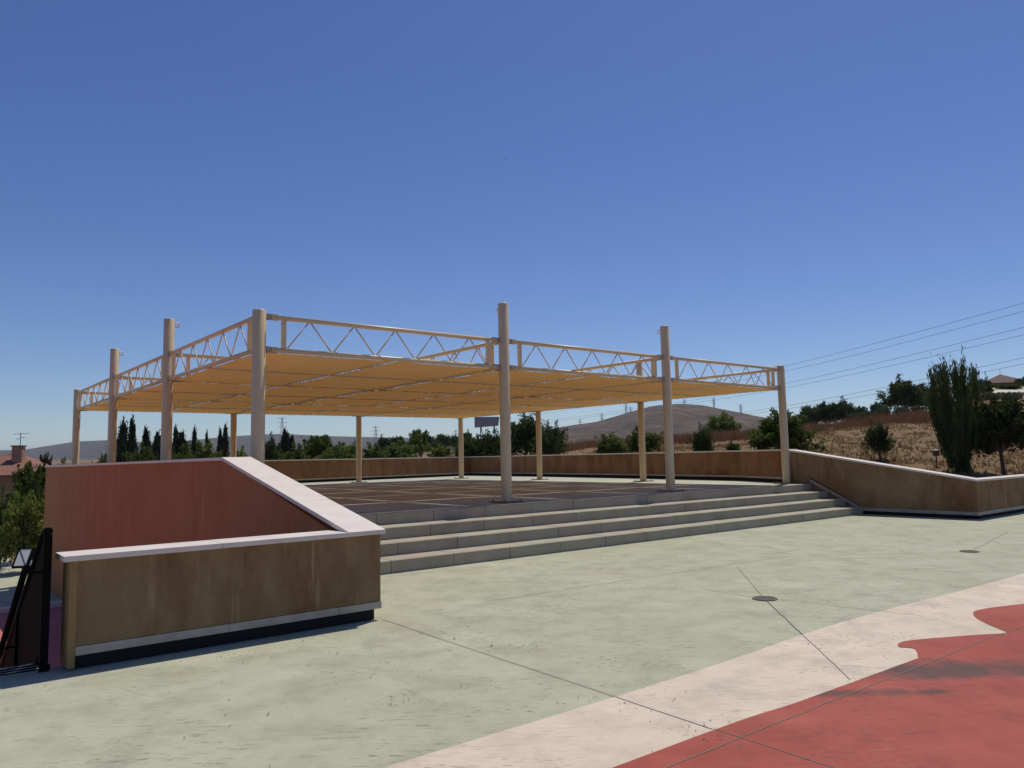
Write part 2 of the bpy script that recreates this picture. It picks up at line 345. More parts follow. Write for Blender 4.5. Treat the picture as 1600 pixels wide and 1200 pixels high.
# ------------------------------------------------------------------ platform and steps
UL, UR = -0.45, 15.36
BACK = [(15.36, 0.12), (16.7, 2.6), (17.6, 8.0), (18.4, 14.5), (18.6, 20.2), (7.1, 18.0), (-0.45, 16.4)]   # inner face of the back wall
fl = MB(); fl.prism([(UL, V0 + 0.603), (UR, V0 + 0.603)] + BACK[1:], -1.9, ZP)
pf = fl.build('platform_floor', M['floor'], None, loc=W(0, 0, 0)); pf.rotation_euler = (0, 0, YAW); struct(pf)
st = frame('front_steps', 'four grey concrete steps of long blocks leading up to the shaded platform', 'steps', 7.5, -1.3, 0)
blk = {}
for k in range(4):
    vf = V0 - k * TR; zt_ = ZP - k * RIS; dep = 0.6 if k == 0 else TR - 0.003
    off = [0.0, 0.62, 0.25, 0.9][k]; x = UL + 0.002; first = True
    while x < UR - 0.05:
        ln = (1.12 - off * 0.6 if first and off else 1.12); first = False; ln = min(ln, UR - 0.002 - x)
        key = (round(ln, 3), k == 0)
        if key not in blk:
            mb = MB(); g = 0.005; e = 0.012
            mb.slab_uz([(0, -RIS + 0.002), (dep, -RIS + 0.002), (dep, 0), (e, 0), (0, -e)], g, ln - g, 'x'); blk[key] = mb
        o = link('step_block', blk[key].mesh('step_block', M['step'] if random.random() < 0.7 else M['step_b']), st, (x - 7.5, vf + 1.3 + random.uniform(-0.004, 0.004), zt_ + random.uniform(-0.003, 0.002)))
        x += ln

# ------------------------------------------------------------------ walls
CT = 0.045   # coping thickness
def coping_run(parent, p, q, za, zb, wd, seg_len, mat=None, t=CT):
    """slabs on a line p->q (u,v) with top rising za->zb (underside), width wd"""
    p = Vector((*p, 0)); q = Vector((*q, 0)); L = (q - p).length; d = (q - p) / L; nrm = Vector((-d.y, d.x, 0)) * wd / 2
    k = max(1, round(L / seg_len)); g = 0.003
    for i in range(k):
        s0, s1 = L * i / k + (g if i else 0), L * (i + 1) / k - (g if i < k - 1 else 0)
        a, b = p + d * s0, p + d * s1; z0, z1 = za + (zb - za) * s0 / L, za + (zb - za) * s1 / L
        dz = random.uniform(-0.0015, 0.0015)
        MB().prism([tuple(a - nrm)[:2], tuple(b - nrm)[:2], tuple(b + nrm)[:2], tuple(a + nrm)[:2]], [z0 + dz, z1 + dz, z1 + dz, z0 + dz], [z0 + t + dz, z1 + t + dz, z1 + t + dz, z0 + t + dz]).build('coping_slab', mat or M['coping'], parent)
VS, ZTOP, ZLOW = -0.85, 1.70, 0.885
VF, VB = -4.78, -4.45
# left wall: front arm + sloped side arm
lw = frame('left_parapet_wall', 'L-shaped ochre and salmon wall with white sloping coping left of the steps', 'wall')
MB().box((-3.27, VF, 0.19), (-0.452, VB, ZLOW)).build('front_face', M['ochre'], lw)['label'] = 'stained ochre plaster front face'
MB().prism([(-3.325, VF - 0.004), (-3.27, VF - 0.004), (-3.27, VB), (-3.325, VB)], 0.02, ZLOW).build('end_edge', M['ochre_edge'], lw)['label'] = 'yellow worn plaster end edge'
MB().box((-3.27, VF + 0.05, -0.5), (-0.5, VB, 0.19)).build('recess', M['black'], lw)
for a, b in ((-3.268, -2.03), (-2.026, -0.93), (-0.926, -0.446)):
    MB().box((a, VF - 0.010, 0.118), (b, VF + 0.05, 0.188)).build('skirting', M['skirt'], lw)
side = [(VB, ZLOW), (VS, ZTOP), (16.0, 1.635), (16.0, LOW), (VB, LOW)]
MB().slab_uz(side, -0.80, -0.452, 'x', 0).build('side_face', M['salmon'], lw)['label'] = 'salmon plaster outer side face'
MB().slab_uz([(VB, ZLOW), (VS, ZTOP), (V0, ZTOP), (V0, 0.0), (VB, 0.0)], -0.452, -0.449, 'x').build('inner_face', M['ochre'], lw)
coping_run(lw, (-3.38, (VF + VB) / 2), (-0.835, (VF + VB) / 2), ZLOW, ZLOW, 0.42, 1.3)
coping_run(lw, (-0.625, VF - 0.045), (-0.625, VS), ZLOW, ZTOP, 0.42, 1.5)
coping_run(lw, (-0.625, VS + 0.001), (-0.625, 16.0), ZTOP, 1.635, 0.42, 1.5)
# right wall: sloped arm + front arm running off to the right
rw = frame('right_parapet_wall', 'stained brown plaster wall with white coping sloping down right of the steps', 'wall', UR, 0, 0)
MB().slab_uz([(VF, 0.17), (VF, ZLOW), (0.12, ZTOP), (0.3, ZTOP), (0.3, 0.0), (-1.9, 0.0), (-2.0, 0.17)], 0.0, 0.35, 'x').build('sloped_face', M['ochre'], rw)
MB().box((0.35, VF, 0.17), (24, VB, ZLOW)).build('front_face', M['ochre'], rw)
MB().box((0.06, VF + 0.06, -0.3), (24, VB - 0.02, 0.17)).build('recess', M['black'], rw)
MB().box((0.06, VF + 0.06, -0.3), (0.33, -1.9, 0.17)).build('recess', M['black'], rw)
for k in range(12): MB().box((-0.012 + (0 if k == 0 else 2.0 * k), VF - 0.012, 0.09), (2.0 * (k + 1) - 0.016, VF + 0.06, 0.168)).build('skirting', M['skirt'], rw)
MB().box((-0.012, VF + 0.062, 0.09), (0.06, -2.02, 0.168)).build('skirting', M['skirt'], rw)
MB().slab_uz([(-2.02, 0.09), (-2.02, 0.168), (-0.58, 0.90), (-0.58, 0.82)], -0.014, 0.0, 'x').build('skirting', M['skirt'], rw)['label'] = 'diagonal skirting strip following the steps'
MB().slab_uz([(-1.96, 0.205), (-1.96, 0.225), (-0.58, 0.945), (-0.58, 0.915)], -0.006, 0.0, 'x').build('gap_shade_strip', M['black'], rw)  # raised black strip painting the dark shade line above the diagonal skirting
coping_run(rw, (0.175, VF - 0.04), (0.175, 0.12), ZLOW, ZTOP, 0.42, 1.6)
coping_run(rw, (0.39, (VF + VB) / 2), (24, (VF + VB) / 2), ZLOW, ZLOW, 0.42, 1.6)
# back wall around the platform
bw = frame('back_parapet_wall', 'long rust brown plaster wall closing the back of the platform', 'wall', 17, 8, ZP)
def off_poly(P, d):
    out = []
    for i, p in enumerate(P):
        a = Vector((*P[max(i - 1, 0)], 0)); b = Vector((*P[min(i + 1, len(P) - 1)], 0)); p = Vector((*p, 0))
        n1 = (p - a).normalized() if i else (b - p).normalized(); n2 = (b - p).normalized() if i < len(P) - 1 else n1
        t = (n1 + n2).normalized(); nn = Vector((t.y, -t.x, 0)); out.append(p + nn * d / max(0.5, t.dot(n1)))
    return out
for i in range(len(BACK) - 1):
    def q(d): 
        o_ = off_poly(BACK, d); return o_[i], o_[i + 1]
    def seg(d0, d1, z0, z1, name, mat):
        a, b = q(d0); c, d = q(d1)
        MB().prism([(a.x - 17, a.y - 8), (b.x - 17, b.y - 8), (d.x - 17, d.y - 8), (c.x - 17, c.y - 8)], z0, z1).build(name, mat, bw)
    zt = ZTOP - ZP
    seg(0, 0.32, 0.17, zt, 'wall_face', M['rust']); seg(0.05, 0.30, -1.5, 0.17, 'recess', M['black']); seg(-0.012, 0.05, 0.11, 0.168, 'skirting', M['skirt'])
    seg(-0.035, 0.355, zt, zt + CT, 'coping_slab', M['coping'])

# ------------------------------------------------------------------ shade canopy
pg = frame('shade_canopy', 'large cream steel shade canopy with ochre fabric panels on twelve columns over the platform', 'canopy', 1.5 * BA, 1.5 * BB, ZP)
def L(u, v, z): return Vector((u - 1.5 * BA, v - 1.5 * BB, z - ZP))
CR = 0.108
def col_mesh(h):
    mb = MB(); seg = 24; prof = [(0.0, CR), (h - 0.012, CR), (h, CR - 0.012)]
    for (z, r) in prof:
        for k in range(seg): mb.v.append((math.cos(2 * math.pi * k / seg) * r, math.sin(2 * math.pi * k / seg) * r, z))
    for j in range(2):
        for k in range(seg): mb.f.append((j * seg + k, j * seg + (k + 1) % seg, (j + 1) * seg + (k + 1) % seg, (j + 1) * seg + k)); mb.mi.append(0)
    mb.f.append(tuple(2 * seg + k for k in range(seg))); mb.mi.append(0)
    return mb.mesh('column', M['paint'], True)
col_hi, col_lo = col_mesh(4.80 - ZP), col_mesh(4.125 - ZP)
plate = MB().box((-0.25, -0.25, 0), (0.25, 0.25, 0.022)).mesh('base_plate', M['plate'])
gus = MB().tube((0, 0, 0.022), (0, 0, 0.06), 0.014, seg=6).mesh('anchor_bolt', M['plate'])
ringb = MB(); n = 12
for k in range(n):
    a0, a1 = 2 * math.pi * k / n, 2 * math.pi * (k + 1) / n
    ringb.tube((0.05 + math.cos(a0) * 0.05, 0, math.sin(a0) * 0.05), (0.05 + math.cos(a1) * 0.05, 0, math.sin(a1) * 0.05), 0.012, seg=6)
ringm = ringb.mesh('hook_ring', M['paint'])
for i in range(4):
    for j in range(4):
        if 0 < i < 3 and 0 < j < 3: continue
        corner = i in (0, 3) and j in (0, 3)
        c = link('column', col_lo if corner else col_hi, pg, L(i * BA, j * BB, ZP))
        link('base_plate', plate, c)
        for sx in (-0.19, 0.19):
            for sy in (-0.19, 0.19): link('anchor_bolt', gus, c, (sx, sy, 0))
        if not corner:
            ang = {(0): 0, (3): math.pi}.get(i, math.pi / 2 if j == 0 else -math.pi / 2)
            rg = link('hook_ring', ringm, c, (math.cos(ang) * CR, math.sin(ang) * CR, 4.80 - ZP - 0.12)); rg.rotation_euler = (0, 0, ang)
# trusses: one per bay along both directions
def truss(span, inner):
    """meshes in local coords along +x from column centre to column centre; z=0 at lower chord"""
    H = ZT - ZC; e = CR + 0.0
    parts = {}
    parts['top_chord'] = MB().tube((e + 0.10, 0, H), (span - e - 0.10, 0, H), 0.041, seg=10).mesh('top_chord', M['paint'], True)
    parts['bottom_chord'] = MB().tube((e + 0.10, 0, 0), (span - e - 0.10, 0, 0), 0.041, seg=10).mesh('bottom_chord', M['paint'], True)
    parts['post'] = MB().box((-0.033, -0.033, 0.035), (0.033, 0.033, H - 0.035)).mesh('post', M['paint'])
    nb = 5; x0, x1 = 0.45, span - 0.45; st_ = (x1 - x0) / nb
    up_ = MB().tube((0.02, 0, 0.035), (st_ / 2 - 0.02, 0, H - 0.035), 0.0125, seg=6).mesh('diagonal', M['paint'], True)
    dn_ = MB().tube((0.02, 0, H - 0.035), (st_ / 2 - 0.02, 0, 0.035), 0.0125, seg=6).mesh('diagonal', M['paint'], True)
    br = MB().box((0, -0.012, -0.05), (0.20, 0.012, 0.05)).box((0.015, -0.035, -0.055), (0.035, 0.035, 0.055))
    for k in range(4): br.tube((0.07 + 0.05 * (k % 2), -0.02, -0.022 + 0.044 * (k // 2)), (0.07 + 0.05 * (k % 2), 0.02, -0.022 + 0.044 * (k // 2)), 0.010, seg=6)
    br = br.mesh('bracket', M['bracket'])
    return parts, up_, dn_, br, x0, st_, nb, H
TU, TW = truss(BA, False), truss(BB, False)
def place_truss(T, u, v, ang, span):
    parts, up_, dn_, br, x0, st_, nb, H = T
    t = bpy.data.objects.new('truss', None); COL.objects.link(t); t.parent = pg; t.location = L(u, v, ZC); t.rotation_euler = (0, 0, ang)
    link('top_chord', parts['top_chord'], t); link('bottom_chord', parts['bottom_chord'], t)
    for x in (x0 - 0.04, span - x0 + 0.04): link('post', parts['post'], t, (x, 0, 0))
    for k in range(nb): link('diagonal', up_, t, (x0 + k * st_, 0, 0)); link('diagonal', dn_, t, (x0 + (k + 0.5) * st_, 0, 0))
    for z in (0, H):
        link('bracket', br, t, (CR - 0.004, 0, z)); link('bracket', br, t, (span - CR + 0.004, 0, z)).rotation_euler = (0, 0, math.pi)
for j in range(4):
    for i in range(3): place_truss(TU, i * BA, j * BB, 0, BA)
for i in range(4):
    for j in range(3): place_truss(TW, i * BA, j * BB, math.pi / 2, BB)
# secondary tubes at half bays
su_ = MB().tube((0.0, 0, 0), (3 * BA, 0, 0), 0.026, seg=8).mesh('purlin', M['paint'], True)
sw_ = MB().tube((0.0, 0, 0), (3 * BB, 0, 0), 0.036, seg=8).mesh('purlin', M['paint'], True)
for j in range(3): link('purlin', su_, pg, L(0, (j + 0.5) * BB, ZC - 0.025))
for i in range(3): link('purlin', sw_, pg, L((i + 0.5) * BA, 0, ZC - 0.005)).rotation_euler = (0, 0, math.pi / 2)
# fabric panels 6 x 6 with curved, laced edges
def fabric(du, dv, seed):
    r_ = random.Random(seed); n = 14; mb = MB(); cor, cat = 0.048, 0.030
    for a in range(n + 1):
        for b_ in range(n + 1):
            s, t = a / n, b_ / n
            iu = cor + cat * 4 * t * (1 - t); iv = cor + cat * 4 * s * (1 - s)
            x = iu + (du - 2 * iu) * s; y = iv + (dv - 2 * iv) * t
            sag = -0.055 * (16 * s * (1 - s) * t * (1 - t)) + 0.008 * math.sin(s * 17 + seed) * math.sin(t * 13 + seed * 2)
            mb.v.append((x, y, sag))
    for a in range(n):
        for b_ in range(n):
            k = a * (n + 1) + b_; mb.f.append((k, k + n + 1, k + n + 2, k + 1)); mb.mi.append(0)
    me = bpy.data.meshes.new('fabric_panel'); me.from_pydata(mb.v, [], mb.f); me.materials.append(M['fabric'])
    me.polygons.foreach_set('use_smooth', [True] * len(me.polygons))
    rp = MB()
    def edge_pt(side, q):
        iu = cor + cat * 4 * q * (1 - q)
        if side == 0: return Vector((q * du, iu, 0)), Vector((q * du, 0, -0.02))
        if side == 1: return Vector((q * du, dv - iu, 0)), Vector((q * du, dv, -0.02))
        if side == 2: return Vector((iu, q * dv, 0)), Vector((0, q * dv, -0.02))
        return Vector((du - iu, q * dv, 0)), Vector((du, q * dv, -0.02))
    for side in range(4):
        for k in range(1, 12):
            p, q_ = edge_pt(side, k / 12); sh = Vector((0.03, 0, 0)) if side < 2 else Vector((0, 0.03, 0))
            rp.tube(p, q_ + sh * r_.choice((-1, 1)), 0.006, seg=4)
    return me, rp.mesh('lacing', M['rope'])
fabs = [fabric(BA / 2, BB / 2, s) for s in range(4)]
for i in range(6):
    for j in range(6):
        me, rp = fabs[(i * 3 + j * 5 + i * j) % 4]
        fp = link('fabric_panel', me, pg, L(i * BA / 2, j * BB / 2, ZC - 0.036)); link('lacing', rp, fp)['kind'] = 'stuff'

# ------------------------------------------------------------------ left stair, railing, lower court
low = MB(); low.prism([(-30, -4.5), (-0.8, -4.5), (-0.8, 40), (-30, 40)], LOW - 0.3, LOW)
lo = low.build('lower_court_pavement', M['green'], None, loc=W(0, 0, 0)); lo.rotation_euler = (0, 0, YAW); struct(lo)
sheet('lower_pink_pavement', [(-30, -1.2), (-0.85, -1.2), (-0.85, 11.3), (-30, 11.3)], LOW + 0.005, M['pink'])
kb = MB()
kb.box((-30, 11.3, LOW), (-0.85, 11.55, LOW + 0.13)); kbo = kb.build('lower_kerb', M['coping'], None, loc=W(0, 0, 0)); kbo.rotation_euler = (0, 0, YAW); struct(kbo)
stair = frame('left_stair', 'grey stair with dark nosing strips descending beside the left wall', 'stairs', -5.4, -4.55, 0)
trd = MB().box((-2.0, 0, -0.182), (1.98, 0.298, 0.0)).mesh('step_block', M['step'])
nos = MB().box((-2.0, 0.02, 0.0), (1.98, 0.05, 0.006)).mesh('nosing', M['railing'])
for k in range(11):
    s_ = link('step_block', trd, stair, (0, 0.3 * k, -0.182 * k - 0.004)); link('nosing', nos, s_); link('nosing', nos, s_, (0, 0.09, 0)); link('nosing', nos, s_, (0, 0.18, 0))
rl = frame('stair_railing', 'black steel railing with round top rail descending the stair at left edge', 'railing', -3.47, -4.62, 0)
sl_ = -0.182 / 0.3
LN = 3.2
def rz(y): return sl_ * max(0, y - 0.15)
MB().path([(0, -0.03, 1.13), (0, 0.12, 1.12), (0, LN, 1.12 + rz(LN))], 0.032, 12).build('top_rail', M['railing'], rl, True)
MB().path([(-0.13, 0.0, 0.84), (-0.13, 0.15, 0.83), (-0.13, LN, 0.83 + rz(LN))], 0.026, 12).build('hand_rail', M['railing'], rl, True)
MB().path([(0, 0.0, 0.12), (0, 0.15, 0.11), (0, LN, 0.11 + rz(LN))], 0.02, 8).build('bottom_rail', M['railing'], rl)
for y in (0.0, LN / 2, LN):
    MB().box((-0.03, y - 0.03, rz(y) - 0.35), (0.03, y + 0.03, 1.10 + rz(y))).build('post', M['railing'], rl)
    MB().tube((0, y, 0.80 + rz(y)), (-0.13, y, 0.80 + rz(y)), 0.012, seg=6).build('rail_arm', M['railing'], rl)
barm = MB().box((-0.008, -0.03, 0), (0.008, 0.03, 1.0)).mesh('bar', M['railing'])
for k in range(1, 46):
    y = k * LN / 46
    if abs(y - LN / 2) > 0.04: link('bar', barm, rl, (0, y, 0.11 + rz(y)))
# stringer plate along the stair side
MB().slab_uz([(0.0, -0.30), (0.0, 0.05), (LN, 0.05 + rz(LN)), (LN, -0.30 + rz(LN))], 0.035, 0.05, 'x').build('stringer', M['railing'], rl)
# framed panel on an arm beyond the railing
pp = at_dist(50, 871, 13.2)
pn = thing('framed_panel', 'white panel in black frame on a tube arm behind the black railing', 'panel', (pp.x, pp.y, LOW), 0.15)
PT = R(-38)
zc = pp.z - LOW
def tilt(o): o.location = (0, 0, zc); o.rotation_euler = (PT, 0, 0); return o
for a, b in ((-0.235, -0.045), (0.055, 0.235)): tilt(MB().box((a, -0.012, -0.165), (b, 0.012, 0.165)).build('pane', M['panel'], pn))
fr = MB()
for a, b in ((-0.26, -0.235), (-0.045, 0.055), (0.235, 0.26)): fr.box((a, -0.022, -0.19), (b, 0.022, 0.19))
fr.box((-0.26, -0.02, -0.19), (0.26, 0.02, -0.166)); fr.box((-0.26, -0.02, 0.166), (0.26, 0.02, 0.19))
fr.tube((-0.235, -0.016, 0.165), (-0.045, -0.016, -0.165), 0.006, seg=4)
tilt(fr.build('frame', M['railing'], pn))
MB().tube((0.03, -0.03, zc - 0.06), (0.12, -0.30, zc - 0.16), 0.035, seg=10).build('arm', M['steel'], pn)
MB().tube((0.12, -0.30, 0), (0.12, -0.30, zc - 0.10), 0.035, seg=10).build('post', M['railing'], pn)

# ------------------------------------------------------------------ terrain beyond the walls
AZX = [-900, -300, 80, 250, 420, 720, 900, 1100, 1260, 1400, 1540, 1700, 2000, 2500]
DST = [0, 6, 15, 30, 50, 80, 140, 300, 700, 1600, 3200, 7000]     # metres beyond the start
HT = {  # terrain height at those distances
 -900: [-2.1, -2.1, -2.1, -2.1, -2.2, -2.4, -2.6, -2.5, 3, 8, 12, 12], -300: [-2.1, -2.1, -2.1, -2.1, -2.2, -2.4, -2.6, -2.5, 3, 8, 12, 12],
 80: [-2.1, -2.1, -2.1, -2.1, -2.2, -2.4, -2.6, -2.5, 5, 12, 16, 16], 250: [-0.5, -0.4, -0.3, -0.3, -0.6, -1.0, -1.0, 0, 6, 14, 18, 18],
 420: [0.5, 0.5, 0.4, 0.2, 0.0, 0.2, 0.6, 1.5, 6, 14, 20, 20], 720: [0.7, 0.8, 0.9, 1.1, 1.6, 2.4, 3.2, 4, 8, 14, 20, 20],
 900: [0.8, 1.0, 1.3, 1.9, 2.6, 3.0, 3.4, 5, 10, 16, 20, 20], 1100: [0.8, 1.1, 1.6, 2.4, 3.1, 3.4, 3.9, 6, 10, 16, 20, 20],
 1260: [0.7, 1.1, 1.8, 2.7, 3.4, 3.7, 4.4, 6, 10, 16, 20, 20], 1400: [0.4, 0.8, 1.7, 3.1, 4.1, 4.7, 6.4, 9, 12, 16, 20, 20],
 1540: [0.2, 0.5, 1.4, 3.0, 4.4, 6.9, 12.4, 15, 14, 16, 20, 20], 1700: [0.2, 0.5, 1.4, 3.0, 4.8, 7.6, 13.5, 17, 15, 16, 20, 20],
 2000: [0.1, 0.4, 1.2, 2.8, 5, 8, 14, 18, 16, 16, 20, 20], 2500: [0.1, 0.4, 1.2, 2.8, 5, 8, 14, 18, 16, 16, 20, 20]}
HTA = np.array([HT[x] for x in AZX])
WALLO = [(-30, 40.0), (-0.9, 40.0), (-0.9, 16.75), (7.1, 18.32), (18.95, 20.6), (18.72, 14.5), (17.92, 8.0), (17.22, 2.5), (15.71, 0.1), (15.71, -4.42), (60, -4.42), (160, -4.42)]
WPTS = [W(*p) for p in WALLO]
def start_dist(az):
    d = Vector((math.sin(az), math.cos(az), 0)); best = None
    for a, b in zip(WPTS[:-1], WPTS[1:]):
        e = b - a; den = d.x * (-e.y) + d.y * e.x
        if abs(den) < 1e-9: continue
        t = (a.x * (-e.y) + a.y * e.x) / den; s = (d.x * a.y - d.y * a.x) / den
        if t > 0 and -1e-6 <= s <= 1 + 1e-6: best = t if best is None else max(best, t)
    return best if best else 30.0
def az_of(x): return math.atan((x - 800) / F_PX)
def terr(X, Y):
    az = math.atan2(X, Y); D = math.hypot(X, Y) - start_dist(az)
    x = 800 + F_PX * math.tan(max(-1.2, min(1.2, az)))
    row = np.array([np.interp(x, AZX, HTA[:, k]) for k in range(len(DST))])
    return float(np.interp(D, DST, row))
def lump(X, Y, D):
    return (math.sin(X * 0.31 + Y * 0.17) * math.sin(Y * 0.23 - X * 0.11) * 0.25 + math.sin(X * 1.3 + 2) * math.sin(Y * 1.1) * 0.05) * min(1, max(0, D - 1) / 15)
xs = list(range(-900, 2501, 20)); ds = [0, 0.6, 1.5, 3, 4.5, 6, 8, 10, 12.5, 15, 18, 21, 25, 30, 35, 40, 46, 53, 60, 70, 80, 95, 115, 140, 180, 230, 300, 420, 560, 700, 1000, 1600, 2400, 3200, 5000, 7000]
tv, tf = [], []
for x in xs:
    az = az_of(x); s0 = start_dist(az)
    xi = [float(np.interp(x, AZX, HTA[:, k])) for k in range(len(DST))]
    for d in ds:
        r_ = s0 + d; X, Y = math.sin(az) * r_, math.cos(az) * r_
        tv.append((X, Y, float(np.interp(d, DST, xi)) + lump(X, Y, d)))
nd = len(ds)
for i in range(len(xs) - 1):
    for j in range(nd - 1): k = i * nd + j; tf.append((k, k + nd, k + nd + 1, k + 1))
me = bpy.data.meshes.new('hillside'); me.from_pydata(tv, [], tf); me.materials.append(M['field']); me.polygons.foreach_set('use_smooth', [True] * len(tf))
struct(link('hillside', me))

def ridge(name, xs_, ys_, Y, mat, depth, seed, base=-5, nx=120, ny=26, rough=1.0):
    """hill range: skyline given as pixel polyline at distance Y, real volume sloping to front and back"""
    r_ = np.random.default_rng(seed); px = np.linspace(xs_[0], xs_[-1], nx); py = np.interp(px, xs_, ys_)
    vs, fs = [], []
    ph = r_.uniform(0, 6.28, 12); fr = r_.uniform(0.5, 4.5, 12)
    for i, (x, y) in enumerate(zip(px, py)):
        c = at_dist(x, y, Y); h = c.z - base
        for j in range(ny):
            t = j / (ny - 1); prof = math.sin(math.pi * min(1, t / 1.0)) ** 0.9 if t < 0.5 else math.sin(math.pi * t) ** 0.8
            yy = Y + (t - 0.5) * depth
            nz = sum(math.sin(fr[k] * (i * 0.16 + k) + ph[k] + fr[(k + 3) % 12] * t * 9) for k in range(12)) / 12
            vs.append((c.x * (yy / Y if t < 0.5 else 1), yy, base + h * prof + nz * h * 0.10 * rough * (1 - abs(2 * t - 1)) * (0 if abs(t - .5) < 1e-6 else abs(2 * t - 1) * 2)))
    for i in range(nx - 1):
        for j in range(ny - 1): k = i * ny + j; fs.append((k, k + ny, k + ny + 1, k + 1))
    me = bpy.data.meshes.new(name); me.from_pydata(vs, [], fs); me.materials.append(mat); me.polygons.foreach_set('use_smooth', [True] * len(fs))
    return struct(link(name, me))
ridge('far_hills', [-700, -300, 0, 40, 120, 180, 230, 290, 360, 430, 520, 620, 760, 900, 1100], [690, 694, 704, 703, 690, 688, 692, 689, 682, 679, 682, 684, 686, 692, 700], 3600, M['farhill'], 1800, 3)
ridge('scrub_hill', [640, 760, 880, 930, 980, 1020, 1060, 1100, 1150, 1200, 1290, 1420, 1560], [706, 690, 668, 661, 647, 637, 633, 636, 646, 655, 664, 672, 690], 1150, M['hill'], 900, 5)

# ------------------------------------------------------------------ vegetation
def leaves(cen, rad, n, size, seed, shape='ball', clumps=60, elong=1.0):
    """leaf quads set along shoots / in clumps through a crown volume; uneven spiky outline"""
    r_ = np.random.default_rng(seed)
    k = r_.integers(0, clumps, n)
    if shape == 'cone':
        h = r_.uniform(0, 1, clumps) ** 1.15; ph = r_.uniform(0, 6.28, clumps); lim = (1 - h) ** 0.62 * (0.80 + 0.2 * np.sin(h * 14 + seed)) + 0.05
        rr = lim * np.sqrt(r_.uniform(0.05, 1, clumps)); P = np.stack([rr * np.cos(ph), rr * np.sin(ph), h * 2 - 1], 1)
        pts = P[k] + r_.normal(0, 1, (n, 3)) * np.array([0.10, 0.10, 0.13])
    elif shape == 'fan':
        h = r_.uniform(0, 1, clumps) ** 0.8; ph = r_.uniform(0, 6.28, clumps)
        lim = np.where(h < 0.58, 0.10 + 0.90 * (h / 0.58) ** 0.85, 1.0 - 0.45 * ((h - 0.58) / 0.42) ** 2.2)
        rr = lim * np.sqrt(r_.uniform(0.02, 1, clumps)) * 1.12; top = np.where(h > 0.7, r_.uniform(-0.10, 0.10, clumps), 0)
        P = np.stack([rr * np.cos(ph), rr * np.sin(ph), h * 2 - 1 + top], 1)
        s = r_.normal(0, 0.13, n)[:, None]; out = P * np.array([0.45, 0.45, 0]) + np.array([0, 0, 1.0])
        pts = P[k] + out[k] * s + r_.normal(0, 0.045, (n, 3))
    else:
        d = r_.normal(0, 1, (clumps, 3)); d /= np.linalg.norm(d, axis=1)[:, None]; d[:, 2] = np.where(d[:, 2] < -0.55, -d[:, 2], d[:, 2])
        lob = 0.80 + 0.16 * np.sin(3 * np.arctan2(d[:, 1], d[:, 0]) + seed) * np.cos(2.3 * d[:, 2] + seed * 0.7) + r_.uniform(-0.16, 0.20, clumps)
        up_ = d + np.array([0, 0, 0.35]); up_ /= np.linalg.norm(up_, axis=1)[:, None]
        a0 = d * (lob * r_.uniform(0.15, 0.62, clumps))[:, None]; ln = (lob * r_.uniform(0.25, 0.5, clumps))[:, None]
        s = r_.uniform(0, 1, n)[:, None] ** 0.8
        pts = 1.22 * (a0[k] + up_[k] * ln[k] * s * 1.05 + r_.normal(0, 1, (n, 3)) * (0.105 * (1.15 - 0.85 * s)))
    pts = pts * np.array(rad) + np.array(cen)
    a = r_.normal(0, 1, (n, 3)); a /= np.linalg.norm(a, axis=1)[:, None]
    if elong > 1: a[:, 2] = np.abs(a[:, 2]) + 0.8; a /= np.linalg.norm(a, axis=1)[:, None]
    b = np.cross(a, r_.normal(0, 1, (n, 3))); b /= np.linalg.norm(b, axis=1)[:, None]
    s = size * r_.uniform(0.6, 1.4, n)[:, None]
    V = np.stack([pts - a * s * elong, pts + b * s * 0.55, pts + a * s * elong, pts - b * s * 0.55], 1).reshape(-1, 3)
    return V, n
def leaf_mesh(name, mat, *args, **kw):
    V, n = leaves(*args, **kw)
    me = bpy.data.meshes.new(name); me.vertices.add(len(V)); me.vertices.foreach_set('co', V.ravel())
    me.loops.add(4 * n); me.loops.foreach_set('vertex_index', np.arange(4 * n)); me.polygons.add(n); me.polygons.foreach_set('loop_start', np.arange(0, 4 * n, 4)); me.polygons.foreach_set('loop_total', np.full(n, 4))
    me.materials.append(mat); me.update(); me.validate(); return me
def trunk_mesh(h, r, seed, spread=0.5, limbs=5, split=0.35):
    r_ = random.Random(seed); mb = MB()
    mid = Vector((r_.uniform(-.03, .03) * h, r_.uniform(-.03, .03) * h, h * split)); mb.tube((0, 0, -0.4), mid, r, r * 0.8, 7)
    for k in range(limbs):
        a = 6.28 * k / limbs + r_.uniform(-.4, .4); e = mid + Vector((math.cos(a) * spread * h * 0.5, math.sin(a) * spread * h * 0.5, h * r_.uniform(0.35, 0.6)))
        m2 = mid.lerp(e, 0.5) + Vector((0, 0, h * 0.06)); mb.tube(mid, m2, r * 0.6, r * 0.4, 6); mb.tube(m2, e, r * 0.4, r * 0.12, 5)
    return mb.mesh('trunk', M['bark'])
